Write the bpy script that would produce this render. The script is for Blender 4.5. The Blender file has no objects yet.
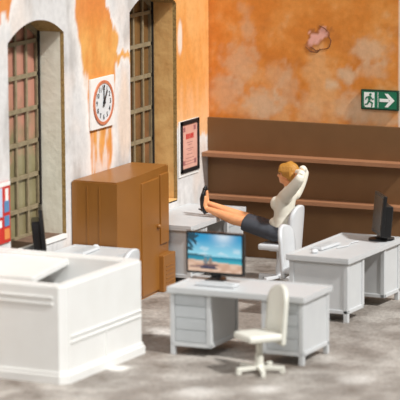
import bpy, bmesh, math, random
from mathutils import Vector, Matrix, noise

# ------------------------------------------------------------------ camera
sc = bpy.context.scene
COL = sc.collection
TH, ROLL, PHI = .1589, -.006, .4355
F = Vector((-math.sin(PHI)*math.cos(TH), math.cos(PHI)*math.cos(TH), -math.sin(TH)))
R0 = Vector((math.cos(PHI), math.sin(PHI), 0))
U0 = R0.cross(F)
cr, sr = math.cos(ROLL), math.sin(ROLL)
Rv = R0*cr + U0*sr
Uv = U0*cr - R0*sr
cam = bpy.data.cameras.new('camera')
cam.sensor_width = 36
cam.lens = 3033/400*36
cam.clip_end = 300
cam.clip_start = .5
cam.dof.use_dof = True
cam.dof.focus_distance = 37.2
cam.dof.aperture_fstop = 1.0
co = bpy.data.objects.new('camera', cam)
COL.objects.link(co)
M3 = Matrix((Rv, Uv, -F)).transposed()
co.matrix_world = Matrix.Translation((16.301, -35.322, 6.935)) @ M3.to_4x4()
sc.camera = co

# ------------------------------------------------------------------ light
w = bpy.data.worlds.new('world')
sc.world = w
w.use_nodes = True
bg = w.node_tree.nodes['Background']
bg.inputs[0].default_value = (1, .97, .94, 1)
bg.inputs[1].default_value = .17
sun = bpy.data.lights.new('sun', 'SUN')
sun.energy = 3.75
sun.angle = math.radians(4)
sun.color = (1, .995, .98)
so = bpy.data.objects.new('sun', sun)
COL.objects.link(so)
so.rotation_euler = Vector((.95, -.22, 1.05)).to_track_quat('Z', 'Y').to_euler()
so.location = (6, -4, 7)
fill = bpy.data.lights.new('front_softbox', 'AREA')
fill.shape = 'SQUARE'
fill.size = 7
fill.energy = 1080
fill.color = (.97, .985, 1)
fo = bpy.data.objects.new('front_softbox', fill)
COL.objects.link(fo)
fo.location = (5.5, -17, 14)
fo.rotation_euler = (Vector(fo.location)-Vector((1.8, -3.5, .5))).to_track_quat('Z', 'Y').to_euler()
vs = sc.view_settings
vs.view_transform = 'Standard'
vs.look = 'None'
vs.exposure = 0.08
vs.gamma = 1
vs.use_curve_mapping = False

# ------------------------------------------------------------------ helpers
def lin(c):
    return tuple((x/12.92 if x <= .04045 else ((x+.055)/1.055)**2.4) for x in c)
def rgb(r, g, b):
    return lin((r/255, g/255, b/255))

def mat(name, col, rough=.5, col2=None, scale=8, amt=.5, bump=0, bscale=40, spec=.5, metal=0, coat=0, detail=6, stretch=None, sss=0):
    m = bpy.data.materials.new(name)
    m.use_nodes = True
    nt = m.node_tree
    N = nt.nodes
    b = N['Principled BSDF']
    b.inputs['Roughness'].default_value = rough
    b.inputs['Specular IOR Level'].default_value = spec
    b.inputs['Metallic'].default_value = metal
    b.inputs['Coat Weight'].default_value = coat
    if sss:
        b.inputs['Subsurface Weight'].default_value = sss
        b.inputs['Subsurface Scale'].default_value = .02
    tc = N.new('ShaderNodeTexCoord')
    src = tc.outputs['Object']
    if stretch:
        mp = N.new('ShaderNodeMapping')
        mp.inputs['Scale'].default_value = stretch
        nt.links.new(src, mp.inputs[0])
        src = mp.outputs[0]
    c2 = col2 if col2 else tuple(x*.93 for x in col)
    n = N.new('ShaderNodeTexNoise')
    n.inputs['Scale'].default_value = scale
    n.inputs['Detail'].default_value = detail
    nt.links.new(src, n.inputs['Vector'])
    r = N.new('ShaderNodeValToRGB')
    r.color_ramp.elements[0].position = .5-amt/2
    r.color_ramp.elements[1].position = .5+amt/2
    r.color_ramp.elements[0].color = (*c2, 1)
    r.color_ramp.elements[1].color = (*col, 1)
    nt.links.new(n.outputs[0], r.inputs[0])
    nt.links.new(r.outputs[0], b.inputs['Base Color'])
    if bump:
        n2 = N.new('ShaderNodeTexNoise')
        n2.inputs['Scale'].default_value = bscale
        n2.inputs['Detail'].default_value = 8
        nt.links.new(tc.outputs['Object'], n2.inputs['Vector'])
        bp = N.new('ShaderNodeBump')
        bp.inputs['Strength'].default_value = bump
        bp.inputs['Distance'].default_value = .02
        nt.links.new(n2.outputs[0], bp.inputs['Height'])
        nt.links.new(bp.outputs[0], b.inputs['Normal'])
    return m

def attr_mat(name, attr='paint', rough=.85, emit=0, nscale=18, lo=.82, hi=1.12, bump=.3, bscale=30, spec=.3):
    m = bpy.data.materials.new(name)
    m.use_nodes = True
    nt = m.node_tree
    N = nt.nodes
    b = N['Principled BSDF']
    b.inputs['Roughness'].default_value = rough
    b.inputs['Specular IOR Level'].default_value = spec
    a = N.new('ShaderNodeAttribute')
    a.attribute_name = attr
    if emit:
        b.inputs['Base Color'].default_value = (.01, .01, .01, 1)
        nt.links.new(a.outputs['Color'], b.inputs['Emission Color'])
        b.inputs['Emission Strength'].default_value = emit
        return m
    tc = N.new('ShaderNodeTexCoord')
    n = N.new('ShaderNodeTexNoise')
    n.inputs['Scale'].default_value = nscale
    n.inputs['Detail'].default_value = 10
    n.inputs['Roughness'].default_value = .65
    nt.links.new(tc.outputs['Object'], n.inputs['Vector'])
    mr = N.new('ShaderNodeMapRange')
    mr.inputs['From Min'].default_value = .3
    mr.inputs['From Max'].default_value = .7
    mr.inputs['To Min'].default_value = lo
    mr.inputs['To Max'].default_value = hi
    nt.links.new(n.outputs[0], mr.inputs[0])
    mx = N.new('ShaderNodeVectorMath')
    mx.operation = 'SCALE'
    nt.links.new(a.outputs['Color'], mx.inputs[0])
    nt.links.new(mr.outputs[0], mx.inputs['Scale'])
    nt.links.new(mx.outputs[0], b.inputs['Base Color'])
    n2 = N.new('ShaderNodeTexNoise')
    n2.inputs['Scale'].default_value = bscale
    n2.inputs['Detail'].default_value = 8
    nt.links.new(tc.outputs['Object'], n2.inputs['Vector'])
    bp = N.new('ShaderNodeBump')
    bp.inputs['Strength'].default_value = bump
    bp.inputs['Distance'].default_value = .02
    nt.links.new(n2.outputs[0], bp.inputs['Height'])
    nt.links.new(bp.outputs[0], b.inputs['Normal'])
    return m

def obj(name, bm, m, parent=None, smooth=False, loc=None):
    me = bpy.data.meshes.new(name)
    bmesh.ops.recalc_face_normals(bm, faces=bm.faces)
    bm.to_mesh(me)
    bm.free()
    for mm in (m if isinstance(m, (list, tuple)) else [m]):
        me.materials.append(mm)
    if smooth:
        for p in me.polygons:
            p.use_smooth = True
    o = bpy.data.objects.new(name, me)
    COL.objects.link(o)
    if parent:
        o.parent = parent
    if loc:
        o.location = loc
    return o

def thing(name, label, cat, loc=(0, 0, 0), rz=0, group=None):
    o = bpy.data.objects.new(name, None)
    COL.objects.link(o)
    o.location = loc
    o.rotation_euler = (0, 0, rz)
    return tag(o, label, cat, group)

def tag(o, label, cat, group=None):
    o['label'] = label
    o['category'] = cat
    if group:
        o['group'] = group
    return o

def structure(o):
    o['kind'] = 'structure'
    return o

def dup(root, loc, rz, label, group=None):
    r = root.copy()
    COL.objects.link(r)
    r.location = loc
    r.rotation_euler = (0, 0, rz)
    r['label'] = label
    if group:
        r['group'] = group
    for ch in list(root.children):
        c = ch.copy()
        COL.objects.link(c)
        c.parent = r
        for g in list(ch.children):
            d = g.copy()
            COL.objects.link(d)
            d.parent = c
    return r

def box(bm, x0, x1, y0, y1, z0, z1, bev=0, seg=2, rot=None, mi=0):
    t = bmesh.new()
    bmesh.ops.create_cube(t, size=1)
    for v in t.verts:
        v.co = Vector(((x0+x1)/2+v.co.x*(x1-x0), (y0+y1)/2+v.co.y*(y1-y0), (z0+z1)/2+v.co.z*(z1-z0)))
    if bev:
        bmesh.ops.bevel(t, geom=list(t.edges), offset=bev, segments=seg, affect='EDGES', profile=.6)
    if rot:
        bmesh.ops.transform(t, matrix=rot, verts=t.verts)
    for f in t.faces:
        f.material_index = mi
    me = bpy.data.meshes.new('t')
    t.to_mesh(me)
    t.free()
    bm.from_mesh(me)
    bpy.data.meshes.remove(me)

def ring_loft(bm, rings, cap=True):
    prev = None
    for r in rings:
        vsr = [bm.verts.new(p) for p in r]
        if prev:
            n = len(vsr)
            for i in range(n):
                bm.faces.new((prev[i], prev[(i+1) % n], vsr[(i+1) % n], vsr[i]))
        elif cap:
            bm.faces.new(vsr[::-1])
        prev = vsr
    if cap:
        bm.faces.new(prev)

def rim(bm, x0, x1, y0, y1, z0, z1, tk, ch, bev=.01):
    """rectangular ring of walls with chamfered outer corners"""
    outer = [(x0+ch, y0), (x1-ch, y0), (x1, y0+ch), (x1, y1-ch), (x1-ch, y1), (x0+ch, y1), (x0, y1-ch), (x0, y0+ch)]
    a, b, c, d = x0+tk, x1-tk, y0+tk, y1-tk
    inner = [(a+.01, c), (b-.01, c), (b, c+.01), (b, d-.01), (b-.01, d), (a+.01, d), (a, d-.01), (a, c+.01)]
    n = 8
    V = []
    for z in (z0, z1):
        V.append([bm.verts.new((*p, z)) for p in outer])
        V.append([bm.verts.new((*p, z)) for p in inner])
    ob, ib, ot, it = V
    for i in range(n):
        j = (i+1) % n
        bm.faces.new((ob[i], ob[j], ot[j], ot[i]))
        bm.faces.new((ib[j], ib[i], it[i], it[j]))
        bm.faces.new((ot[i], ot[j], it[j], it[i]))
        bm.faces.new((ob[j], ob[i], ib[i], ib[j]))
def tube(bm, pts, rads, n=16):
    """tapered limb along pts; rads are numbers or (side, updown) pairs"""
    P = [Vector(p) for p in pts]
    rings = []
    side0 = None
    for i, p in enumerate(P):
        d = (P[min(i+1, len(P)-1)]-P[max(i-1, 0)]).normalized()
        ref = Vector((0, 1, 0)) if abs(d.y) < .85 else Vector((1, 0, 0))
        b = d.cross(ref).normalized()
        a = b.cross(d).normalized()
        if side0 and side0.dot(a) < 0:
            a, b = -a, -b
        side0 = a
        r = rads[i]
        ra, rb = r if isinstance(r, tuple) else (r, r)
        rings.append([p+a*ra*math.cos(2*math.pi*k/n)+b*rb*math.sin(2*math.pi*k/n) for k in range(n)])
    ring_loft(bm, rings)

def ball(bm, c, r, rot=None, u=20, v=14):
    if not isinstance(r, tuple):
        r = (r, r, r)
    m = Matrix.Translation(c) @ (rot if rot else Matrix.Identity(4)) @ Matrix.Diagonal((*r, 1))
    bmesh.ops.create_uvsphere(bm, u_segments=u, v_segments=v, radius=1, matrix=m)

def cyl(bm, p, q, r0, r1=None, n=20):
    tube(bm, [p, q], [r0, r1 if r1 is not None else r0], n)

def fuse(bm, voxel=.01, smooth=4, factor=.5):
    """union of overlapping shapes into one continuous skin"""
    me = bpy.data.meshes.new('f')
    bmesh.ops.recalc_face_normals(bm, faces=bm.faces)
    bm.to_mesh(me)
    bm.free()
    o = bpy.data.objects.new('f', me)
    COL.objects.link(o)
    r = o.modifiers.new('r', 'REMESH')
    r.mode = 'VOXEL'
    r.voxel_size = voxel
    s = o.modifiers.new('s', 'SMOOTH')
    s.iterations = smooth
    s.factor = factor
    dg = bpy.context.evaluated_depsgraph_get()
    m2 = bpy.data.meshes.new_from_object(o.evaluated_get(dg))
    bpy.data.objects.remove(o)
    out = bmesh.new()
    out.from_mesh(m2)
    bpy.data.meshes.remove(m2)
    return out

def prism(bm, outline, axis, a, b, mi=0):
    """outline 2-D points extruded along axis 0/1/2 between a and b"""
    def p3(p, t):
        if axis == 0:
            return (t, p[0], p[1])
        if axis == 1:
            return (p[0], t, p[1])
        return (p[0], p[1], t)
    A = [bm.verts.new(p3(p, a)) for p in outline]
    B = [bm.verts.new(p3(p, b)) for p in outline]
    n = len(A)
    fs = [bm.faces.new(A[::-1]), bm.faces.new(B)]
    for i in range(n):
        fs.append(bm.faces.new((A[i], A[(i+1) % n], B[(i+1) % n], B[i])))
    for f in fs:
        f.material_index = mi

def text_bm(s, size, matrix, ext=.002):
    cu = bpy.data.curves.new('t', 'FONT')
    cu.body = s
    cu.size = size
    cu.extrude = ext
    cu.align_x = 'CENTER'
    cu.align_y = 'CENTER'
    cu.resolution_u = 3
    o = bpy.data.objects.new('t', cu)
    COL.objects.link(o)
    dg = bpy.context.evaluated_depsgraph_get()
    me = bpy.data.meshes.new_from_object(o.evaluated_get(dg))
    bpy.data.objects.remove(o)
    bm = bmesh.new()
    bm.from_mesh(me)
    bpy.data.meshes.remove(me)
    bmesh.ops.transform(bm, matrix=matrix, verts=bm.verts)
    return bm

def merge(bm, other):
    me = bpy.data.meshes.new('t')
    other.to_mesh(me)
    other.free()
    bm.from_mesh(me)
    bpy.data.meshes.remove(me)

def fbm(p, o=4):
    return noise.fractal(Vector(p), 1.0, 2.0, o)   # about -1..1
def sstep(a, b, x):
    t = max(0, min(1, (x-a)/(b-a)))
    return t*t*(3-2*t)
def mixc(a, b, t):
    return tuple(a[i]+(b[i]-a[i])*t for i in range(3))
def sdpoly(p, poly):
    """signed distance, negative inside"""
    x, y = p
    d = 1e9
    inside = False
    n = len(poly)
    j = n-1
    for i in range(n):
        xi, yi = poly[i]
        xj, yj = poly[j]
        ex, ey = xj-xi, yj-yi
        wx, wy = x-xi, y-yi
        t = max(0, min(1, (wx*ex+wy*ey)/(ex*ex+ey*ey)))
        dx, dy = wx-ex*t, wy-ey*t
        d = min(d, dx*dx+dy*dy)
        if (yi > y) != (yj > y) and x < (xj-xi)*(y-yi)/(yj-yi)+xi:
            inside = not inside
        j = i
    d = math.sqrt(d)
    return -d if inside else d

def paint_mesh(bm, fn):
    lay = bm.verts.layers.float_color.new('paint')
    for v in bm.verts:
        c = fn(v.co)
        v[lay] = (*c, 1)

# ------------------------------------------------------------------ materials
M_floor = attr_mat('stone_floor', nscale=24, lo=.6, hi=1.3, rough=.6, bump=.45, bscale=22, spec=.4)
M_wall = attr_mat('peeling_plaster', nscale=12, lo=.9, hi=1.08, rough=.9, bump=.25, bscale=9)
M_reveal_white = mat('reveal_plaster', rgb(240, 236, 220), .85, rgb(222, 216, 196), 7, .6, .3, 14)
M_reveal_ochre = mat('reveal_ochre', rgb(244, 204, 136), .85, rgb(204, 150, 86), 5, .6, .3, 14)
M_edge = mat('raw_board_edge', rgb(190, 158, 98), .9, rgb(120, 92, 50), 30, .6, .5, 60)
M_grey = mat('light_grey_plastic', rgb(206, 208, 208), .42, rgb(198, 200, 201), 5, .6)
M_grey2 = mat('grey_drawer_plastic', rgb(190, 194, 196), .45, rgb(182, 186, 188), 6, .6)
M_cream = mat('cream_white_plastic', rgb(226, 225, 214), .4, rgb(219, 217, 205), 5, .6)
M_chair = mat('chair_grey_plastic', rgb(214, 216, 217), .4, rgb(206, 208, 210), 5, .6)
M_white = mat('white_plastic', rgb(230, 230, 227), .38, rgb(224, 223, 219), 4, .6)
M_brown = mat('ochre_brown_plastic', rgb(148, 97, 40), .36, rgb(140, 90, 36), 3, .6, .03, 50)
M_shelf = mat('brown_board', rgb(120, 85, 49), .6, rgb(112, 78, 43), 4, .6, .05, 40)
M_shelf2 = mat('shelf_board', rgb(166, 118, 84), .55, rgb(156, 108, 75), 6, .6)
M_black = mat('black_plastic', rgb(26, 26, 27), .28, rgb(20, 20, 21), 8, .5)
M_dark = mat('dark_gap', rgb(30, 24, 18), .8)
M_skin = mat('skin', rgb(238, 172, 122), .5, rgb(228, 156, 106), 14, .6, sss=.1)
M_blouse = mat('white_blouse', rgb(236, 232, 218), .6, rgb(226, 220, 202), 9, .6)
M_skirt = mat('charcoal_skirt', rgb(66, 70, 78), .6, rgb(48, 51, 58), 14, .6)
M_hair = mat('blond_hair', rgb(204, 148, 62), .5, rgb(160, 104, 34), 30, .7, .5, 60, stretch=(1, 3, .6))
M_shoe = mat('black_shoe', rgb(30, 31, 34), .3, rgb(22, 22, 24), 10)
M_sole = mat('brown_sole', rgb(92, 66, 48), .6)
M_lip = mat('lip', rgb(190, 96, 80), .5)
M_eye = mat('eye_dark', rgb(50, 36, 30), .3)
M_printwhite = mat('printed_white', rgb(240, 238, 234), .5, rgb(232, 229, 224), 10)
M_face = mat('clock_face', rgb(226, 228, 228), .5, rgb(214, 216, 218), 6)
M_copper = mat('copper_ring', rgb(214, 132, 96), .5, rgb(188, 106, 74), 18)
M_ink = mat('black_ink', rgb(28, 26, 28), .5)
M_green = mat('exit_green', rgb(4, 118, 84), .4, rgb(2, 104, 74), 8)
M_dgreen = mat('exit_housing', rgb(14, 56, 36), .45)
M_exwhite = mat('exit_white', rgb(246, 250, 247), .5)
M_red = mat('poster_red', rgb(204, 52, 42), .5, rgb(184, 40, 34), 10)
M_blue = mat('poster_blue', rgb(96, 144, 186), .5, rgb(80, 126, 168), 10)
M_pblue = mat('poster_pale_blue', rgb(190, 204, 226), .5)
M_pink = mat('poster_pink', rgb(228, 178, 160), .5, rgb(214, 158, 140), 6)
M_sillbrown = mat('sill_brown', rgb(128, 100, 82), .8, rgb(92, 70, 54), 8, .6)
M_muntin = mat('muntin_grey_brown', rgb(150, 136, 108), .7, rgb(122, 108, 82), 14)

# ------------------------------------------------------------------ floor
def floor_col(p):
    x, y = p.x, p.y
    n = fbm((x*1.6, y*1.6, 3), 5)
    n2 = fbm((x*7, y*7, 9), 4)
    n3 = fbm((x*.6+4, y*.6, 1), 3)
    c = mixc(rgb(142, 134, 126), rgb(176, 169, 161), sstep(-.5, .6, n+.5*n2))
    c = mixc(c, rgb(92, 78, 66), .7*sstep(.15, .8, n2*.6-n*.6+.25*n3))
    c = mixc(c, rgb(200, 195, 188), .5*sstep(.35, .8, n+.3*n2))
    for (bx, by, br, k) in ((2.05, -6.78, .16, .9), (1.75, -4.95, .22, .6), (1.6, -4.75, .2, .5), (3.9, -7.1, .2, .5), (3.3, -7.5, .25, .5), (4.6, -6.3, .22, .4), (4.2, -7.8, .3, .4)):
        d = math.hypot(x-bx, y-by)/br+n2*.35
        c = mixc(c, rgb(236, 232, 226), k*(1-sstep(.4, 1.2, d)))
    return c
bm = bmesh.new()
NX, NY = 260, 330
X0, X1, Y0, Y1 = -.34, 9, -12, .1
g = [[bm.verts.new((X0+(X1-X0)*i/NX, Y0+(Y1-Y0)*j/NY, 0)) for j in range(NY+1)] for i in range(NX+1)]
for i in range(NX):
    for j in range(NY):
        bm.faces.new((g[i][j], g[i+1][j], g[i+1][j+1], g[i][j+1]))
paint_mesh(bm, floor_col)
structure(obj('floor', bm, M_floor))

# ------------------------------------------------------------------ left wall with two arched openings
WIN = [(-5.40, -4.03, .88, 3.28, .20), (-2.29, -.965, .85, 3.35, .20)]   # y0 y1 sill spring rise
def arch(wn, y):
    y0, y1, s, sp, rise = wn
    h = (y1-y0)/2
    R = (h*h+rise*rise)/(2*rise)
    d = y-(y0+y1)/2
    return sp+rise-R+math.sqrt(max(0, R*R-d*d))
O1 = [(-3.72, 5.2), (-3.70, 3.62), (-3.72, 3.39), (-3.62, 3.08), (-3.57, 2.84), (-3.50, 2.62), (-3.40, 2.2), (-3.36, 1.9), (-3.33, 1.3), (-2.98, 1.25), (-2.84, 1.6), (-2.76, 2.1),
      (-2.72, 2.6), (-2.70, 2.80), (-2.24, 2.82), (-2.24, 2.87), (-2.66, 2.90), (-2.60, 3.08), (-2.75, 3.28), (-2.93, 3.45), (-2.98, 5.2)]
O2 = [(-1.2, 5.2), (-1.1, 1.55), (-.95, 1.78), (-.7, 1.72), (-.45, 1.6), (-.25, 1.62), (.2, 1.5), (.2, 5.2)]
O3 = [(-7.2, 3.75), (-6.5, 3.5), (-5.7, 3.56), (-5.36, 3.62), (-5.26, 3.8), (-5.3, 5.2), (-7.5, 5.2)]
O4 = [(-8.8, 1.0), (-8.2, 2.4), (-7.6, 2.9), (-7.0, 2.2), (-6.9, 1.0), (-7.6, .4)]
def wall_left_col(p):
    y, z = p.y, p.z
    wy = y+.05*fbm((y*5, z*2.2, 2), 4)
    wz = z+.10*fbm((y*9, z*2.5, 7), 4)
    n = fbm((y*2, z*1.1, 5), 4)
    ns = fbm((y*9, z*1.6, 15), 4)
    c = mixc(rgb(214, 212, 210), rgb(186, 182, 178), sstep(-.1, .7, n+.35*ns))
    c = mixc(c, rgb(232, 214, 200), .5*sstep(.1, .7, fbm((y*1.5+7, z, 2), 3)))
    d = min(sdpoly((wy, wz), O1), sdpoly((wy, wz), O2), sdpoly((wy, wz), O3), sdpoly((wy, wz), O4))
    c = mixc(c, rgb(236, 231, 226), .8*(1-sstep(.02, .22, d)))
    k = 1-sstep(-.015, .03, d)
    o = mixc(rgb(218, 140, 66), rgb(228, 168, 92), sstep(-.4, .5, n+.3*ns))
    if y < -1.2:
        o = mixc(o, rgb(216, 130, 66), sstep(3.15, 3.5, z+.2*n)*.7)
    else:
        o = mixc(rgb(220, 150, 76), rgb(228, 170, 102), sstep(-.4, .5, n+.4*ns))
        o = mixc(o, rgb(238, 188, 142), .65*(1-sstep(1.65, 2.35, z+.35*ns)))
        e = math.hypot((y+.86)/.07, (z-2.9)/.22)+.3*ns
        o = mixc(o, rgb(232, 222, 208), .9*(1-sstep(.7, 1.2, e)))
    if -3.5 < y < -2.6 and z < 2.4:
        o = mixc(o, c, .65*sstep(.0, .45, ns*.9+(2.0-z)*.35))
    # pale scar low in the orange left of the clock
    if y < -2.3:
        e = math.hypot((wy+3.50)/.09, (wz-2.62)/.16)
        o = mixc(o, rgb(234, 222, 210), .9*(1-sstep(.6, 1.2, e)))
    # rough edge right of the stain beside the second window
    c = mixc(c, o, k)
    e = math.hypot((wy+2.45)/.22, (wz-2.1)/.55)
    c = mixc(c, rgb(232, 196, 160), .45*(1-sstep(.5, 1.2, e)))
    return c
bm = bmesh.new()
def patch(ys, zlo, zhi, n):
    cols = []
    for y in ys:
        a, b = zlo(y), zhi(y)
        cols.append([bm.verts.new((0, y, a+(b-a)*k/n)) for k in range(n+1)])
    for i in range(len(ys)-1):
        for k in range(n):
            bm.faces.new((cols[i][k], cols[i+1][k], cols[i+1][k+1], cols[i][k+1]))
def lins(a, b, s):
    n = max(2, int(round((b-a)/s)))
    return [a+(b-a)*i/n for i in range(n+1)]
HW = 4.9
ST = .03
YL = -12
edges = [YL, WIN[0][0], WIN[0][1], WIN[1][0], WIN[1][1], 0.0]
for a, b in ((0, 1), (2, 3), (4, 5)):
    patch(lins(edges[a], edges[b], ST if a else .06), lambda y: 0, lambda y: HW, int(HW/ST))
for wn in WIN:
    ys = lins(wn[0], wn[1], ST)
    patch(ys, lambda y: 0, lambda y: wn[2], int(wn[2]/ST))
    patch(ys, lambda y: arch(wn, y), lambda y: HW, int(1.4/ST))
paint_mesh(bm, wall_left_col)
# reveals of the openings (thickness of the wall)
TW = .34
def quad(a, b, c, d, mi):
    f = bm.faces.new([bm.verts.new(p) for p in (a, b, c, d)])
    f.material_index = mi
for wi, wn in enumerate(WIN):
    ys = lins(wn[0], wn[1], .04)
    for xa, xb, mi in ((0, -.05, 3), (-.05, -TW, 1+wi)):
        for i in range(len(ys)-1):
            quad((xa, ys[i], arch(wn, ys[i])), (xa, ys[i+1], arch(wn, ys[i+1])), (xb, ys[i+1], arch(wn, ys[i+1])), (xb, ys[i], arch(wn, ys[i])), 3)
        quad((xa, wn[0], wn[2]), (xa, wn[1], wn[2]), (xb, wn[1], wn[2]), (xb, wn[0], wn[2]), mi)
        for y in (wn[0], wn[1]):
            quad((xa, y, wn[2]), (xa, y, arch(wn, y)), (xb, y, arch(wn, y)), (xb, y, wn[2]), mi)
# back skin, ends and top so the wall has its thickness
quad((-TW, YL, 0), (-TW, YL, HW), (0, YL, HW), (0, YL, 0), 3)
quad((-TW, YL, HW), (-TW, .34, HW), (0, .34, HW), (0, YL, HW), 3)
for a, b in ((0, 1), (2, 3), (4, 5)):
    quad((-TW, edges[a], 0), (-TW, edges[b] if b < 5 else .34, 0), (-TW, edges[b] if b < 5 else .34, HW), (-TW, edges[a], HW), 1)
for wn in WIN:
    quad((-TW, wn[0], 0), (-TW, wn[1], 0), (-TW, wn[1], wn[2]), (-TW, wn[0], wn[2]), 1)
    ys = lins(wn[0], wn[1], .08)
    for i in range(len(ys)-1):
        quad((-TW, ys[i], arch(wn, ys[i])), (-TW, ys[i+1], arch(wn, ys[i+1])), (-TW, ys[i+1], HW), (-TW, ys[i], HW), 1)
structure(obj('wall_left', bm, [M_wall, M_reveal_white, M_reveal_ochre, M_edge]))

# windows: dirty glass with painted-in reflection tints, muntins and frame behind the reveals
def glass_mat(name, c1, c2, c3):  # c3: reflected tint of the upper panes, painted into the base colour
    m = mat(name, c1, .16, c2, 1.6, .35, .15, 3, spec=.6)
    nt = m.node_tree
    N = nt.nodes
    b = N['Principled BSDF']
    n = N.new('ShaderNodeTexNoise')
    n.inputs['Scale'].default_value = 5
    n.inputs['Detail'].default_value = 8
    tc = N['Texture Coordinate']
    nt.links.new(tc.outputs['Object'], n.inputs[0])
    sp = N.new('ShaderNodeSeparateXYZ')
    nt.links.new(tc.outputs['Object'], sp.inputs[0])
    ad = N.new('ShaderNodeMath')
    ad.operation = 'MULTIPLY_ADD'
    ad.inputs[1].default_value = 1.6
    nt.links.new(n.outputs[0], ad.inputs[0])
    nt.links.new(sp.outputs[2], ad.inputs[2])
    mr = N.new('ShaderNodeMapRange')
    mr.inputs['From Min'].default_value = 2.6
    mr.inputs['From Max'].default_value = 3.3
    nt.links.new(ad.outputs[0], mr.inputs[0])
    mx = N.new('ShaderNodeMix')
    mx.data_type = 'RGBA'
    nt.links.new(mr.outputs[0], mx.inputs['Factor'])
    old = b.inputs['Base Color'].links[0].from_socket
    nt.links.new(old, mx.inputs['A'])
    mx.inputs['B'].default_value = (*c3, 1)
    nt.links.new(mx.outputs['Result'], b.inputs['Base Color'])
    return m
G1 = glass_mat('dusty_reflect_glass_one', rgb(150, 142, 108), rgb(108, 96, 66), rgb(186, 132, 112))
G2 = glass_mat('dusty_reflect_glass_two', rgb(166, 112, 78), rgb(96, 72, 42), rgb(120, 88, 52))
HZ = [[3.18, 2.785, 2.39, 2.0, 1.605, 1.22], [3.23, 2.83, 2.43, 2.02, 1.62, 1.22]]
for wi, wn in enumerate(WIN):
    bm = bmesh.new()
    y0, y1 = wn[0]+.0, wn[1]-.0
    # outer frame in the plane of the glass
    ys = lins(y0, y1, .08)
    out = [(y0, wn[2])]+[(y, arch(wn, y)) for y in ys]+[(y1, wn[2])]
    ce = ((y0+y1)/2, (wn[2]+wn[3])/2)
    inn = [(ce[0]+(p[0]-ce[0])*.93, ce[1]+(p[1]-ce[1])*.965) for p in out]
    n = len(out)
    for i in range(n):
        j = (i+1) % n
        A = [(-.335, *out[i]), (-.335, *out[j]), (-.335, *inn[j]), (-.335, *inn[i])]
        B = [(-.375, *p[1:]) for p in A]
        va = [bm.verts.new(p) for p in A]
        vb = [bm.verts.new(p) for p in B]
        bm.faces.new(va)
        bm.faces.new(vb[::-1])
        for q in range(4):
            bm.faces.new((va[q], va[(q+1) % 4], vb[(q+1) % 4], vb[q]))
    fr = structure(obj('window_%d' % (wi+1), bm, M_muntin))
    bm = bmesh.new()
    first = -4.325 if wi == 0 else -1.227
    k = -1
    while True:
        y = first-.262*k
        k += 1
        if y > y1-.03:
            continue
        if y < y0+.03:
            break
        box(bm, -.36, -.338, y-.02, y+.02, wn[2], arch(wn, y)-.01)
    for z in HZ[wi]:
        box(bm, -.362, -.335, y0, y1, z-.024, z+.024)
    obj('muntin_grid', bm, M_muntin, fr)
    bm = bmesh.new()
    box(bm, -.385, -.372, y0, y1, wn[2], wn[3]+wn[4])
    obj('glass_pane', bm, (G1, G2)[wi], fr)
    bm = bmesh.new()
    box(bm, -.335, -.315, y1-.03, y1-.002, wn[2], arch(wn, y1-.03)-.01)
    obj('gap_shade_strip', bm, M_dark, fr)  # added dark strip standing in for the shaded gap between pane and reveal
    bm = bmesh.new()
    box(bm, -.335, .0 if wi else .015, y0+.01, y1-.01, wn[2]-.02, wn[2]+.015, .004)
    obj('window_sill', bm, (M_sillbrown, M_reveal_ochre)[wi], fr)
    if wi == 0:
        bm = bmesh.new()
        box(bm, -.035, .02, y0+.01, y1-.01, wn[2]-.03, wn[2]+.02, .004)
        obj('sill_edge', bm, M_printwhite, fr)

# ------------------------------------------------------------------ back wall
BL = [(.45, 2.5, .26, .30, .55), (.25, 2.12, .25, .25, .5), (.75, 1.98, .30, .22, .75), (.95, 2.35, .2, .2, .35), (1.9, 2.42, .14, .1, .7), (2.25, 2.75, .26, .17, .6), (2.30, 2.5, .2, .12, .45),
      (1.95, 2.0, .3, .2, .5), (1.42, 1.95, .2, .22, .35), (2.3, 1.95, .4, .2, .6), (1.72, 2.28, .1, .09, .8), (.55, 2.95, .12, .14, .45), (.5, 3.2, .1, .1, .3), (1.1, 2.2, .15, .3, .35)]
def wall_back_col(p):
    x, z = p.x, p.z
    n = fbm((x*2.2, z*2.2, 11), 5)
    ns = fbm((x*10, z*9, 4), 4)
    c = mixc(rgb(214, 134, 56), rgb(224, 150, 74), sstep(-.4, .5, n+.4*ns))
    c = mixc(c, rgb(190, 112, 46), .55*sstep(.15, .8, fbm((x*1.7, z*3+3, 8), 4)+.3*ns))
    c = mixc(c, rgb(226, 176, 124), .6*sstep(.05, .6, n+.3*ns+(2.35-z)*.35))
    for bx, bz, rx, rz_, k in BL:
        d = math.hypot((x-bx)/rx, (z-bz)/rz_)+.5*ns+.3*n
        c = mixc(c, rgb(218, 192, 160), k*(1-sstep(.4, 1.3, d)))
    # broken plaster spot
    d = math.hypot((x-1.52-.45*(z-2.88))/.12, (z-2.88-.35*(x-1.52))/.10)+.45*ns+.5*fbm((x*11, z*11, 3), 3)
    c = mixc(c, rgb(150, 90, 54), .75*(1-sstep(1.0, 1.5, d)))
    c = mixc(c, rgb(234, 176, 160), 1-sstep(.75, .95, d))
    c = mixc(c, rgb(238, 226, 214), sstep(2.61, 2.63, x))
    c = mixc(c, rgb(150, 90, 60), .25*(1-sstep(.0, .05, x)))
    return c
bm = bmesh.new()
nx, nz = 200, 150
g = [[bm.verts.new((0+6*i/nx, 0, HW*j/nz)) for j in range(nz+1)] for i in range(nx+1)]
for i in range(nx):
    for j in range(nz):
        bm.faces.new((g[i][j], g[i+1][j], g[i+1][j+1], g[i][j+1]))
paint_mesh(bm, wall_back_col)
f = box(bm, 0, 6, .003, .34, 0, HW, mi=1)
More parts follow.
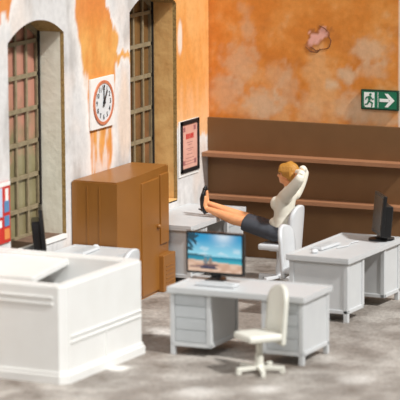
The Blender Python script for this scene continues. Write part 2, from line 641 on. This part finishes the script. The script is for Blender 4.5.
structure(obj('wall_back', bm, [M_wall, M_edge]))

# ridge and crack lines around the broken plaster
bm = bmesh.new()
random.seed(4)
pts = []
for k in range(15):
    a = -2.3+k*.27
    r = .14+.05*random.random()
    pts.append((1.53+math.cos(a)*r*1.0, -.004, 2.875+math.sin(a)*r*1.05))
tube(bm, pts, [.003+.005*random.random() for _ in pts], 6)
tube(bm, [(1.36, -.004, 2.76), (1.42, -.004, 2.70), (1.52, -.004, 2.69), (1.56, -.004, 2.74)], [.003, .007, .006, .003], 6)
structure(obj('trim_1', bm, mat('broken_plaster_edge', rgb(120, 72, 44), .9)))

# ------------------------------------------------------------------ shelf unit on the back wall
t = thing('wall_shelf_unit', 'long brown wall unit with two ledge shelves below the orange back wall', 'shelf unit', (0, 0, 0))
bm = bmesh.new()
box(bm, .004, 2.79, -.05, -.002, 0.0, 1.793, .004)
obj('back_panel', bm, M_shelf, t)
for z in (1.335, .785):
    bm = bmesh.new()
    box(bm, .004, 2.79, -.235, -.05, z-.03, z+.025, .005)
    obj('shelf', bm, M_shelf2, t)

# ------------------------------------------------------------------ brown cabinet
t = thing('storage_cabinet', 'tall ochre-brown storage cabinet against the left wall beside the clock', 'cabinet', (.012, -3.90, 0))
bm = bmesh.new()
CD, CW, CH = 1.60, .595, 1.515
# body narrows slightly towards the back and its front is gently bowed
TAP = .10
outl = [(0, 0), (CW, 0)]+[(CW-TAP*k/12+.022*math.sin(math.pi*k/12), CD*k/12) for k in range(1, 12)]+[(CW-TAP, CD), (0, CD)]
prism(bm, outl, 2, 0, CH)
bmesh.ops.bevel(bm, geom=[e for e in bm.edges if abs((e.verts[0].co-e.verts[1].co).z) < .01 and e.verts[0].co.z > 1], offset=.015, segments=2, affect='EDGES')
obj('body', bm, M_brown, t)
AN = math.atan2(TAP, CD)
def front(name, bm):
    o = obj(name, bm, M_brown, t, False, (CW, 0, 0))
    o.rotation_euler = (0, 0, AN)
    return o
bm = bmesh.new()
box(bm, 0, .040, .68, 1.22, .03, 1.41, .012, 3)
d = front('door', bm)
bm = bmesh.new()
ball(bm, (.055, 1.16, .82), (.03, .03, .03))
obj('knob', bm, M_brown, d, True)
bm = bmesh.new()
box(bm, -.01, .032, 1.29, 1.55, .57, 1.43, .01, 3)
front('door', bm)
bm = bmesh.new()
box(bm, -.02, .10, 1.20, 1.585, .0, .45, .012, 3)
for z in (.10, .15, .20, .25, .30):
    box(bm, .09, .106, 1.28, 1.52, z, z+.018, .004)
front('vent_box', bm)
bm = bmesh.new()
for x in (.2, .36):
    box(bm, x, x+.012, -.006, .01, .02, CH-.06, .002)
obj('side_seam', bm, M_brown, t)

# ------------------------------------------------------------------ desks
DW, DD, DH = 1.64, .80, .75
def make_desk(name, label, loc, rz, depth=DD, top_m=None):
    """local x = long side, drawers face local -y, origin = front left floor corner"""
    top_m = top_m or M_grey
    t = thing(name, label, 'desk', loc, rz, None)
    bm = bmesh.new()
    box(bm, 0, DW, 0, depth, DH-.062, DH, .014, 3)
    rim(bm, -.001, DW+.001, -.001, depth+.001, DH-.03, DH+.006, .03, .012)
    obj('desktop', bm, top_m, t)
    PW = .49
    for s, px in enumerate((.03, DW-.03-PW)):
        bm = bmesh.new()
        e = .055
        # core box recessed between the corner posts
        box(bm, px+.012, px+PW-.012, .045, depth-.045, .13, DH-.05)
        # rails
        box(bm, px, px+PW, .03, depth-.03, .10, .145, .006)
        ped = obj('pedestal', bm, M_grey, t)
        for i in range(4):
            z0 = .155+i*.135
            b2 = bmesh.new()
            box(b2, px+e+.008, px+PW-e-.008, .032, .06, z0, z0+.128, .004)
            obj('drawer', b2, M_grey2, ped)
        for lx in (px, px+PW-e):
            for ly in (.03, depth-.03-e):
                b2 = bmesh.new()
                inner = (lx > px) == (s == 0)
                box(b2, lx, lx+e, ly, ly+e, 0 if not inner else .10, DH-.05, .006)
                obj('leg' if not inner else 'corner_post', b2, M_grey, t)
    return t
deskA = make_desk('office_desk', 'grey office desk in the foreground carrying the monitor with a beach picture', (2.219, -5.945, 0), .003)
# local x along world y: rz = 90deg puts local -y towards +x
deskC = dup(deskA, (.805, -2.265, 0), math.pi/2, 'grey office desk in the wall corner with the black shoes resting on it')
deskD = dup(deskA, (.86, -5.57, 0), math.pi/2, 'grey office desk below the left window, mostly hidden by the reception counter')
# drawers towards -x
deskB = dup(deskA, (2.655, -1.94, 0), -math.pi/2+.0-.022, 'grey office desk at right with a rear-turned black monitor and a keyboard')
for o_ in (deskA, deskB, deskC, deskD):
    o_['group'] = 'light grey pedestal desks'

# ------------------------------------------------------------------ office chairs (forward = local +x)
def make_chair(label, m, loc, rz, seat_z=.48, top=.965):
    t = thing('office_chair', label, 'chair', loc, rz, 'swivel office chairs')
    bm = bmesh.new()
    box(bm, -.19, .21, -.2, .2, seat_z-.075, seat_z, .03, 4)
    obj('seat', bm, m, t, True)
    # backrest: arched slab, gently dished
    bm = bmesh.new()
    n = 24
    W2, bot = .2, seat_z-.13
    prof = []
    for k in range(n+1):
        z = bot+(top-bot)*k/n
        q = max(0, (z-(top-.2))/.2)
        hw = W2*(1-.04*(z-bot))*math.sqrt(max(0.0, 1-q**2.4))
        prof.append((z, max(hw, .02)))
    m_ = 10
    def surf(off):
        out = []
        for z, hw in prof:
            lean = -.195-.10*(z-bot)/(top-bot)*.5
            row = []
            for j in range(m_+1):
                s = -1+2*j/m_
                y = s*hw
                row.append((lean+.035*(y/W2)**2+off, y, z))
            out.append(row)
        return out
    A = [[bm.verts.new(p) for p in r] for r in surf(.0)]
    B = [[bm.verts.new(p) for p in r] for r in surf(-.052)]
    for k in range(n):
        for j in range(m_):
            bm.faces.new((A[k][j], A[k][j+1], A[k+1][j+1], A[k+1][j]))
            bm.faces.new((B[k][j], B[k+1][j], B[k+1][j+1], B[k][j+1]))
        for j in (0, m_):
            bm.faces.new((A[k][j], A[k+1][j], B[k+1][j], B[k][j]))
    for j in range(m_):
        for k in (0, n):
            bm.faces.new((A[k][j], A[k][j+1], B[k][j+1], B[k][j]))
    sharp = [e for e in bm.edges if len(e.link_faces) == 2 and e.calc_face_angle() > .9]
    bmesh.ops.recalc_face_normals(bm, faces=bm.faces)
    bmesh.ops.bevel(bm, geom=sharp, offset=.012, segments=2, affect='EDGES')
    obj('backrest', bm, m, t, True)
    bm = bmesh.new()
    box(bm, -.11, .11, -.07, .07, seat_z-.105, seat_z-.07, .01)
    cyl(bm, (0, 0, .06), (0, 0, seat_z-.07), .035)
    cyl(bm, (0, 0, .05), (0, 0, .2), .045)
    obj('column', bm, m, t)
    bm = bmesh.new()
    ball(bm, (0, 0, .07), (.055, .055, .035))
    for k in range(5):
        a = 2*math.pi*k/5
        R_ = Matrix.Rotation(a, 4, 'Z')
        box(bm, .02, .27, -.026, .026, .035, .075, .008, 2, R_)
    base = obj('star_base', bm, m, t)
    for k in range(5):
        a = 2*math.pi*k/5
        b2 = bmesh.new()
        R_ = Matrix.Rotation(a, 4, 'Z')
        box(b2, .22, .275, -.022, .022, 0, .045, .008, 2, R_)
        obj('caster', b2, m, base)
    return t
ch2 = make_chair('empty grey office chair pushed up to the right-hand desk', M_chair, (2.53, -2.82, 0), 0)
dup(ch2, (1.61, -1.43, 0), math.pi, 'grey office chair the woman in the white blouse sits on')
dup(ch2, (1.09, -5.0, 0), math.pi, 'grey office chair whose rounded back peeks over the reception counter')
make_chair('cream office chair turned away in front of the foreground desk', M_cream, (3.52, -6.38, 0), math.radians(231), .435, .93)

# ------------------------------------------------------------------ reception counter
t = thing('reception_counter', 'white box-shaped reception counter in the left foreground', 'counter', (1.885, -7.72, 0), -.029)
KL, KW, KH = 1.80, 2.5, 1.04      # local: x from -KW to 0, y from 0 to KL
bm = bmesh.new()
rim(bm, -KW, 0, 0, KL, 0, KH, .15, .07)
bmesh.ops.recalc_face_normals(bm, faces=bm.faces)
bmesh.ops.bevel(bm, geom=[e for e in bm.edges if min(v.co.z for v in e.verts) > 1], offset=.014, segments=3, affect='EDGES')
obj('counter_wall', bm, M_white, t)
bm = bmesh.new()
rim(bm, -KW-.035, .035, -.035, KL+.035, 0, .085, .06, .085)
rim(bm, -KW-.018, .018, -.018, KL+.018, .08, .12, .06, .078)
obj('plinth', bm, M_white, t)
bm = bmesh.new()
for z in (.47, .41):
    rim(bm, -KW-.0, .014, .12, KL-.1, z, z+.022, .03, .02) if 0 else box(bm, -.004, .014, .13, KL-.08, z, z+.024, .005)
box(bm, -.004, .010, .90, .925, .13, .41, .004)
for z in (.90, .83):
    box(bm, -KW+.1, -.13, -.014, .004, z, z+.024, .005)
obj('moulding', bm, M_white, t)
bm = bmesh.new()
box(bm, -KW+.14, -.14, .14, KL-.14, .68, .72)
obj('inner_worktop', bm, M_grey, t)
bm = bmesh.new()
prism(bm, [(-KW+.13, .30), (-.66, .50), (-.86, KL-.14), (-KW+.13, KL-.14)], 2, .93, 1.005)
bmesh.ops.bevel(bm, geom=list(bm.edges), offset=.012, segments=2, affect='EDGES')
obj('raised_shelf', bm, M_white, t)
# small dark handset on the inner worktop
# ------------------------------------------------------------------ monitors
def beach(u, v):
    """u,v 0..1 over the screen picture"""
    hz = .40
    n = fbm((u*5, v*9, 1), 3)
    if v > hz:
        k = (v-hz)/(1-hz)
        c = mixc(rgb(150, 214, 232), rgb(28, 150, 200), sstep(0, .9, k))
        c = mixc(c, rgb(236, 244, 248), .75*math.exp(-((u-.66)**2/.03+(v-.98)**2/.05)))
        c = mixc(c, rgb(225, 236, 242), .5*sstep(.15, .6, n)*sstep(.8, .2, k) if k < .6 else 0)
    elif v > .40-.13-.08*(u-.5)+.0:
        c = mixc(rgb(20, 130, 160), rgb(70, 190, 200), sstep(.4, .2, v))
    else:
        c = mixc(rgb(226, 192, 168), rgb(206, 164, 138), sstep(-.3, .5, n))
    # distant headland
    if abs(v-.43) < .022*sstep(.55, .1, u):
        c = rgb(50, 96, 110)
    # palm at left
    for (cx, cy, rx, ry, a) in ((.06, .86, .13, .035, -.5), (.10, .90, .12, .03, .3), (.04, .72, .1, .03, -.9), (.02, .6, .09, .028, -.4), (.12, .78, .07, .025, -.9), (.0, .95, .16, .03, .1)):
        dx, dy = u-cx, (v-cy)*.6
        x_ = dx*math.cos(a)+dy*math.sin(a)
        y_ = -dx*math.sin(a)+dy*math.cos(a)
        if (x_/rx)**2+(y_/ry)**2+.5*fbm((u*30, v*30, 2), 2) < .8:
            c = rgb(22, 66, 84)
    # loungers and their shadow
    for (cx, cy, rx, ry, col) in ((.30, .13, .2, .035, (70, 68, 92)), (.38, .10, .16, .03, (60, 60, 84)), (.33, .27, .035, .10, (120, 130, 134)), (.42, .27, .035, .11, (150, 132, 120)), (.42, .18, .16, .035, (110, 84, 84)), (.14, .12, .12, .03, (160, 128, 116))):
        if ((u-cx)/rx)**2+((v-cy)/ry)**2+.4*n < 1:
            c = rgb(*col)
    return c
t = thing('computer_monitor', 'black flat monitor showing a sunny beach, on the foreground desk', 'monitor', (2.545, -5.36, DH+.006), .0)
SW, SH = .70, .47
bm = bmesh.new()
box(bm, -SW/2, SW/2, -.02, .03, .065, .065+SH, .008, 2)
scr = obj('screen_housing', bm, M_black, t)
bm = bmesh.new()
lay = bm.verts.layers.float_color.new('paint')
nu, nv = 96, 60
g = [[bm.verts.new((-SW/2+.024+(SW-.048)*i/nu, -.0215, .065+.026+(SH-.05)*j/nv)) for j in range(nv+1)] for i in range(nu+1)]
for i in range(nu):
    for j in range(nv):
        bm.faces.new((g[i][j], g[i+1][j], g[i+1][j+1], g[i][j+1]))
for i in range(nu+1):
    for j in range(nv+1):
        g[i][j][lay] = (*beach(i/nu, j/nv), 1)
obj('screen', bm, attr_mat('screen_picture', emit=.9, rough=.2), scr)
bm = bmesh.new()
box(bm, -.06, .06, .0, .04, .01, .2, .008)
obj('stand', bm, M_black, t)
bm = bmesh.new()
tube(bm, [(0, 0, 0), (0, 0, .012), (0, 0, .022), (0, 0, .04)], [(.17, .11), (.17, .11), (.13, .08), (.06, .04)], 28)
obj('base', bm, M_black, t, False)

def rear_monitor(label, loc, rz, h, wd):
    """screen faces local -y, thick housing behind"""
    t = thing('computer_monitor', label, 'monitor', loc, rz)
    bm = bmesh.new()
    tilt = Matrix.Translation((0, 0, .05)) @ Matrix.Rotation(math.radians(-5), 4, 'X')
    box(bm, -wd/2, wd/2, -.03, .015, .02, h, .008, 2, tilt)
    hs = obj('screen_housing', bm, M_black, t)
    bm = bmesh.new()
    box(bm, -wd/2+.025, wd/2-.025, -.034, -.028, .05, h-.03, .002, 1, tilt)
    obj('screen', bm, mat('screen_off', rgb(70, 58, 44), .25), hs)
    bm = bmesh.new()
    box(bm, -wd/2+.03, wd/2-.03, .01, .11, .0, h*.76, .02, 3, tilt)
    obj('rear_cover', bm, M_black, t)
    bm = bmesh.new()
    box(bm, -.08, .08, .0, .09, .01, .12, .01)
    obj('stand', bm, M_black, t)
    bm = bmesh.new()
    tube(bm, [(0, .04, 0), (0, .04, .02), (0, .04, .035)], [(.16, .12), (.155, .115), (.08, .06)], 28)
    obj('base', bm, M_black, t)
    return t
rear_monitor('black monitor seen from its side on the right-hand desk', (3.24, -2.24, DH+.006), math.radians(-55), .50, .46)

# ------------------------------------------------------------------ keyboards, mouse
def keyboard(label, loc, rz):
    t = thing('keyboard', label, 'keyboard', loc, rz)
    bm = bmesh.new()
    box(bm, -.23, .23, -.075, .075, 0, .028, .007, 2)
    obj('case', bm, M_chair, t)
    bm = bmesh.new()
    for r in range(4):
        for k in range(13):
            x = -.205+k*.032
            y = -.055+r*.03
            box(bm, x, x+.026, y, y+.024, .026, .036)
    obj('keys', bm, M_grey, t)['kind'] = 'stuff'
    return t
keyboard('pale keyboard lying on the right-hand desk', (2.86, -2.95, DH+.006), math.radians(84))
keyboard('pale keyboard lying in front of the beach-picture monitor', (2.70, -5.66, DH+.006), .0)
keyboard('pale keyboard lying on the desk below the left window', (.42, -4.35, DH+.006), math.radians(92))
def mouse(label, loc, rz=0):
    bm = bmesh.new()
    ball(bm, (0, 0, .012), (.055, .038, .03))
    for v in bm.verts:
        v.co.z = max(v.co.z, 0)
    o = tag(obj('computer_mouse', bm, M_chair, None, True, loc), label, 'mouse')
    o.rotation_euler = (0, 0, rz)
    return o
mouse('rounded grey mouse beside the keyboard on the right-hand desk', (2.88, -3.33, DH+.006), 1.5)
mouse('rounded grey mouse on the desk below the left window', (.40, -4.06, DH+.006), 1.5)
bm = bmesh.new()
tube(bm, [(3.02, -3.0, DH+.014), (3.08, -2.8, DH+.012), (3.04, -2.6, DH+.012), (3.08, -2.47, DH+.012)], [.007]*4, 8)
tag(obj('keyboard_cable', bm, M_chair), 'thin pale cable running to the black monitor on the right-hand desk', 'cable')

# ------------------------------------------------------------------ clock
t = thing('wall_clock', 'square white wall clock with copper ring on the orange plaster', 'clock', (.0, -3.10, 2.345))
S = .305
bm = bmesh.new()
box(bm, .002, .035, -S, S, -S, S, .004)
obj('clock_plate', bm, M_printwhite, t)
bm = bmesh.new()
def disc_ring(bm, r0, r1, x0, x1, n=64):
    rings = []
    for (r, x) in ((r0, x0), (r1, x0), (r1, x1), (r0, x1)):
        rings.append([bm.verts.new((x, r*math.cos(2*math.pi*k/n), r*math.sin(2*math.pi*k/n))) for k in range(n)])
    for a in range(4):
        A, B = rings[a], rings[(a+1) % 4]
        for k in range(n):
            bm.faces.new((A[k], A[(k+1) % n], B[(k+1) % n], B[k]))
disc_ring(bm, .232, .268, .035, .050)
obj('copper_ring', bm, M_copper, t)
bm = bmesh.new()
cyl(bm, (.035, 0, 0), (.042, 0, 0), .234, n=64)
obj('dial', bm, M_face, t)
bm = bmesh.new()
TX = Matrix(((0, 0, 1, 0), (1, 0, 0, 0), (0, 1, 0, 0), (0, 0, 0, 1)))   # text x->y, y->z, normal->x
for hnum in range(1, 13):
    a = math.radians(90-hnum*30)
    # facing +x the viewer sees +y to the right
    obj('numeral', text_bm(str(hnum), .085, Matrix.Translation((.044, .178*math.cos(a), .178*math.sin(a))) @ TX), M_ink, t)
def hand(l, wd, a, x):
    bm = bmesh.new()
    prism(bm, [(-wd, -.05), (wd, -.05), (wd*.6, l), (-wd*.6, l)], 0, x, x+.004)
    bmesh.ops.rotate(bm, verts=bm.verts, cent=(0, 0, 0), matrix=Matrix.Rotation(-math.radians(a), 3, 'X'))
    return bm
obj('minute_hand', hand(.20, .009, 0, .049), M_ink, t)
obj('hour_hand', hand(.165, .012, 29, .054), M_ink, t)
bm = bmesh.new()
cyl(bm, (.046, 0, 0), (.062, 0, 0), .02)
obj('hub', bm, M_ink, t)

# ------------------------------------------------------------------ framed notice
t = thing('framed_notice', 'black-framed pinkish notice with a red heading, beside the corner', 'notice', (0, -.637, 1.49))
bm = bmesh.new()
box(bm, .002, .015, -.30, .285, -.37, .345, .002)
obj('white_mount', bm, M_printwhite, t)
bm = bmesh.new()
for a in ((-.262, -.215, -.325, .34), (.235, .282, -.325, .34)):
    box(bm, .013, .032, a[0], a[1], a[2], a[3], .003)
for a in ((-.325, -.275), (.29, .34)):
    box(bm, .013, .032, -.262, .282, a[0], a[1], .003)
obj('frame', bm, M_ink, t)
bm = bmesh.new()
box(bm, .013, .018, -.216, .236, -.276, .291)
obj('paper', bm, M_pink, t)
bm = bmesh.new()
random.seed(2)
for k, (a, b) in enumerate(((-.11, -.075), (-.062, -.03), (-.015, .012), (.026, .062), (.074, .112))):
    box(bm, .018, .020, a+.01, b+.012, .10, .165)
obj('red_heading', bm, mat('heading_red', rgb(200, 48, 44), .5), t)
bm = bmesh.new()
for z, hw in ((.05, .09), (.02, .06), (-.03, .1), (-.055, .05), (-.10, .08), (-.15, .12), (-.19, .14), (-.225, .15)):
    box(bm, .018, .0195, .01-hw, .01+hw, z, z+.007)
for y, z in ((-.16, -.20), (.17, -.2), (-.15, .23), (.16, .23)):
    box(bm, .018, .0195, y-.03, y+.03, z-.03, z+.03)
obj('small_print', bm, mat('print_mauve', rgb(168, 110, 108), .5), t)

# ------------------------------------------------------------------ red poster at the left edge
t = thing('wall_poster', 'red and blue poster cropped by the left edge of the photo', 'poster', (0, -5.80, 1.40))
bm = bmesh.new()
box(bm, .002, .02, -.5, .365, -.37, .33, .002)
obj('board', bm, M_red, t)
bm = bmesh.new()
box(bm, .019, .0225, -.5, .365, .28, .33)
box(bm, .019, .0225, .25, .32, .02, .25)
box(bm, .019, .0225, .09, .16, -.18, -.10)
obj('white_print', bm, M_printwhite, t)
bm = bmesh.new()
box(bm, .020, .0235, -.4, .175, -.06, .27)
obj('pale_panel', bm, M_pblue, t)
bm = bmesh.new()
box(bm, .020, .0245, .22, .335, -.02, .11)
box(bm, .020, .0245, .22, .335, -.18, -.06)
obj('blue_panel', bm, M_blue, t)
bm = bmesh.new()
box(bm, .020, .0245, .22, .335, -.33, -.21)
obj('orange_panel', bm, mat('poster_orange', rgb(226, 142, 80), .5), t)

# ------------------------------------------------------------------ exit sign
t = thing('exit_sign', 'green emergency exit sign with running figure and white arrow', 'sign', (2.385, 0, 2.127))
bm = bmesh.new()
box(bm, -.252, .252, -.05, -.002, -.128, .128, .008)
obj('housing', bm, M_dgreen, t)
bm = bmesh.new()
box(bm, -.232, .232, -.054, -.048, -.108, .108, .001)
obj('sign_face', bm, M_green, t)
def flat(bm, pts, y0=-.0575, y1=-.053):
    prism(bm, pts, 1, y0, y1)
bm = bmesh.new()
flat(bm, [(-.205, -.095), (-.065, -.095), (-.065, .095), (-.205, .095)])
flat(bm, [(-.02, -.1), (-.014, -.1), (-.014, .1), (-.02, .1)], -.056, -.053)
obj('doorway_symbol', bm, M_exwhite, t)
bm = bmesh.new()
y0, y1 = -.060, -.057
bm2 = bm
ce = [(-.118+.017*math.cos(a*math.pi/6), .068+.017*math.sin(a*math.pi/6)) for a in range(12)]
flat(bm, ce, y0, y1)
flat(bm, [(-.150, .045), (-.118, .052), (-.100, .035), (-.125, -.018), (-.150, -.012)], y0, y1)
flat(bm, [(-.135, -.01), (-.112, -.02), (-.082, -.035), (-.092, -.092), (-.108, -.092), (-.104, -.048), (-.148, -.02)], y0-.0005, y1)
flat(bm, [(-.150, -.012), (-.130, -.02), (-.150, -.062), (-.195, -.070), (-.195, -.054), (-.162, -.046)], y0-.001, y1)
flat(bm, [(-.148, .045), (-.178, .035), (-.19, .0), (-.178, -.004), (-.168, .02), (-.145, .03)], y0-.0015, y1)
flat(bm, [(-.108, .042), (-.088, .015), (-.068, .02), (-.068, .008), (-.092, .0), (-.112, .022)], y0-.002, y1)
flat(bm, [(-.205, -.07), (-.19, -.09), (-.205, -.095)], y0, y1)
obj('running_figure', bm, M_green, t)
bm = bmesh.new()
flat(bm, [(.005, -.02), (.13, -.02), (.13, .02), (.005, .02)], -.0575)
flat(bm, [(.072, .086), (.118, .086), (.205, 0), (.118, -.086), (.072, -.086), (.142, 0)], -.058)
obj('arrow', bm, M_exwhite, t)

# ------------------------------------------------------------------ black loudspeaker-like pair on the window desk
rear_monitor('black monitor seen edge-on in front of the left window', (.20, -4.97, DH+.006), math.radians(118), .56, .42)

# ------------------------------------------------------------------ woman
PX, PY, PZ = 1.66, -1.43, 0
t = thing('person', 'blond woman in white blouse and dark skirt leaning back, feet up on desk', 'person', (PX, PY, .47))
def L(x, y, z):
    return (x-PX, y, z-.47)
def limb(bm, pts, rads, n=16):
    tube(bm, [L(*p) for p in pts], rads, n)
def sph(bm, p, r, rot=None):
    ball(bm, L(*p), r, rot)
RY = lambda a: Matrix.Rotation(math.radians(a), 4, 'Y')
# legs: s=-1 near (camera side), s=+1 far
LEG = {-1: dict(hip=(1.66, -.085, .575), knee=(1.19, -.085, .715), ank=(.665, -.06, .845)),
       1: dict(hip=(1.66, .085, .575), knee=(1.17, .07, .735), ank=(.64, .045, .895))}
bm = bmesh.new()
# torso
limb(bm, [(1.66, 0, .53), (1.665, 0, .64), (1.665, 0, .80), (1.685, 0, .96), (1.72, 0, 1.09), (1.73, 0, 1.15)],
     [(.14, .10), (.155, .115), (.115, .09), (.135, .095), (.15, .075), (.06, .05)], 22)
limb(bm, [(1.74, 0, 1.12), (1.725, 0, 1.19), (1.715, 0, 1.27)], [.058, .047, .05])
# head
sph(bm, (1.735, 0, 1.365), (.108, .085, .118))
sph(bm, (1.685, 0, 1.295), (.075, .062, .085), RY(20))
sph(bm, (1.640, 0, 1.245), (.026, .026, .022))
limb(bm, [(1.625, 0, 1.365), (1.605, 0, 1.335), (1.592, 0, 1.315), (1.612, 0, 1.300)], [.012, .013, .015, .010], 10)
for s in (-1, 1):
    sph(bm, (1.738, s*.084, 1.325), (.020, .012, .032))
    sph(bm, (1.642, s*.035, 1.312), (.022, .024, .024))
for s in (-1, 1):
    K = LEG[s]
    h, k, a = K['hip'], K['knee'], K['ank']
    def lp(p, q, u_, dz=0):
        return tuple(p[i]+(q[i]-p[i])*u_+(dz if i == 2 else 0) for i in range(3))
    limb(bm, [h, lp(h, k, .4), lp(h, k, .8), k, lp(k, a, .12, .0), lp(k, a, .32, -.012), lp(k, a, .6, -.006), lp(k, a, .88), a],
         [.085, .084, .078, .074, .070, .070, .056, .041, .037])
    # foot, toes up
    limb(bm, [a, (a[0]-.035, a[1], a[2]+.01), (a[0]-.045, a[1], a[2]+.08), (a[0]-.04, a[1], a[2]+.17)], [.034, .036, .034, .024])
    sph(bm, (a[0]-.03, a[1], a[2]-.015), .034)
    # arm under the sleeve, forearm folded behind the head
    sh, el, wr = (1.775, s*.145, 1.12), (1.97 if s < 0 else 1.84, s*.215, 1.345), (1.880 if s < 0 else 1.865, s*.105, 1.385)
    limb(bm, [(1.74, s*.08, 1.08), sh, lp(sh, el, .5), el], [.05, .048, .040, .034])
    limb(bm, [el, lp(el, wr, .5), wr], [.034, .030, .022])
    # palm against the back of the head
    pc = (1.872, s*.070, 1.375)
    limb(bm, [wr, pc, (1.862, s*.040, 1.365)], [(.020, .016), (.038, .014), (.036, .013)], 12)
    for f_, (dz, ln) in enumerate(((.034, .060), (.012, .070), (-.010, .064), (-.031, .050))):
        zo = (.005 if s < 0 else -.006)
        limb(bm, [(1.864, s*.045, 1.367+dz+zo), (1.872, s*(.045-ln*.5), 1.367+dz*1.1+zo), (1.874, s*(.045-ln*.8), 1.362+dz*1.15+zo), (1.868, s*(.045-ln), 1.356+dz*1.15+zo)],
             [.0095, .009, .0085, .007], 8)
    limb(bm, [(1.866, s*.085, 1.350), (1.850, s*.080, 1.320), (1.838, s*.066, 1.300)], [.011, .010, .008], 8)
body = fuse(bm, .0075, 5)
obj('body', body, M_skin, t, True)
# blouse
bm = bmesh.new()
limb(bm, [(1.665, 0, .66), (1.668, 0, .74), (1.67, 0, .82), (1.68, 0, .93), (1.695, 0, 1.02), (1.73, 0, 1.10), (1.745, 0, 1.145), (1.735, 0, 1.175)],
     [(.165, .128), (.150, .126), (.142, .120), (.156, .122), (.165, .118), (.168, .094), (.12, .07), (.062, .056)], 26)
for s in (-1, 1):
    sph(bm, (1.598, s*.062, .975), (.078, .072, .095))
    ex = 1.985 if s < 0 else 1.845
    wr = (1.890 if s < 0 else 1.862, s*.105, 1.388)
    limb(bm, [(1.735, s*.06, 1.06), (1.755, s*.12, 1.08), (1.775, s*.150, 1.115), (1.775+(ex-1.775)*.4, s*.185, 1.19), (1.775+(ex-1.775)*.75, s*.212, 1.27), (ex, s*.230, 1.335), (ex+.008, s*.228, 1.368)],
         [.08, .088, .080, .074, .068, .060, .048])
    limb(bm, [(ex+.005, s*.225, 1.36), (ex+.002, s*.185, 1.385), ((ex+wr[0])/2+.005, s*.14, 1.392), wr], [.052, .050, .044, .038])
sph(bm, (1.625, 0, .705), (.150, .138, .085), RY(18))
# soft folds at the waist
for zz, rr in ((.73, .012), (.80, .010)):
    limb(bm, [(1.56, -.09, zz), (1.66, -.125, zz+.02), (1.77, -.09, zz+.045)], [.008, rr+.006, .01], 8)
blouse = fuse(bm, .009, 9)
bl = obj('blouse', blouse, M_blouse, t, True)
bm = bmesh.new()
for s in (-1, 1):
    limb(bm, [(1.775, s*.05, 1.185), (1.725, s*.055, 1.175), (1.670, s*.030, 1.130)], [(.010, .024), (.012, .028), (.008, .018)], 10)
obj('collar', fuse(bm, .006, 2), M_blouse, bl, True)
# skirt
bm = bmesh.new()
limb(bm, [(1.69, 0, .72), (1.675, 0, .655), (1.655, 0, .60)], [(.150, .140), (.172, .150), (.175, .12)], 24)
for s in (-1, 1):
    limb(bm, [(1.70, s*.07, .59), (1.60, s*.08, .60), (1.42, s*.088, .645), (1.26, s*.088, .685), (1.170, s*.088, .708)], [.100, .104, .100, .096, .096], 20)
limb(bm, [(1.70, 0, .595), (1.45, 0, .645), (1.165, 0, .73)], [(.13, .10), (.135, .098), (.138, .094)], 24)
limb(bm, [(1.48, 0, .590), (1.30, 0, .640), (1.172, 0, .672)], [(.15, .055), (.165, .06), (.168, .06)], 20)
skirt = fuse(bm, .0095, 4)
obj('skirt', skirt, M_skirt, t, True)
# hair: short bob with fringe
bm = bmesh.new()
sph(bm, (1.752, 0, 1.385), (.122, .104, .112), RY(-8))
sph(bm, (1.790, 0, 1.340), (.090, .100, .100))
sph(bm, (1.665, 0, 1.425), (.060, .078, .048), RY(-35))
for s in (-1, 1):
    for k in range(7):
        x = 1.655+k*.022
        limb(bm, [(1.75, s*.03, 1.49), (x+.01, s*.082, 1.44), (x, s*.099, 1.385), (x-.002, s*.094, 1.345-.010*k if k > 1 else 1.37)], [.018, .022, .020, .010], 8)
hair = fuse(bm, .0085, 2)
obj('hair', hair, M_hair, t, True)
for s in (-1, 1):
    bm = bmesh.new()
    sph(bm, (1.622, s*.036, 1.345), (.008, .013, .006))
    obj('eye', bm, M_eye, t, True)
bm = bmesh.new()
limb(bm, [(1.625, -.022, 1.273), (1.612, 0, 1.275), (1.625, .022, 1.273)], [.004, .007, .004], 8)
obj('mouth', bm, M_lip, t, True)
# court shoes with stiletto heels
for s in (-1, 1):
    a = LEG[s]['ank']
    ax, ay, az = a
    bm = bmesh.new()
    limb(bm, [(ax-.02, ay, az-.055), (ax-.035, ay, az-.02), (ax-.055, ay, az+.05), (ax-.06, ay, az+.12), (ax-.055, ay, az+.19), (ax-.048, ay, az+.235)],
         [(.030, .030), (.040, .040), (.036, .030), (.043, .030), (.038, .026), (.014, .012)], 18)
    sh_ = obj('shoe', fuse(bm, .006, 3), M_shoe, t, True)
    bm = bmesh.new()
    limb(bm, [(ax-.045, ay, az-.03), (ax-.085, ay, az-.012), (ax-.125, ay, az-.004)], [.024, .013, .009], 10)
    obj('heel', bm, M_shoe, sh_)
    bm = bmesh.new()
    limb(bm, [(ax-.075, ay, az-.03), (ax-.09, ay, az+.05), (ax-.092, ay, az+.13), (ax-.075, ay, az+.2)], [(.026, .008), (.026, .008), (.034, .008), (.024, .006)], 12)
    obj('sole', bm, M_sole, sh_)
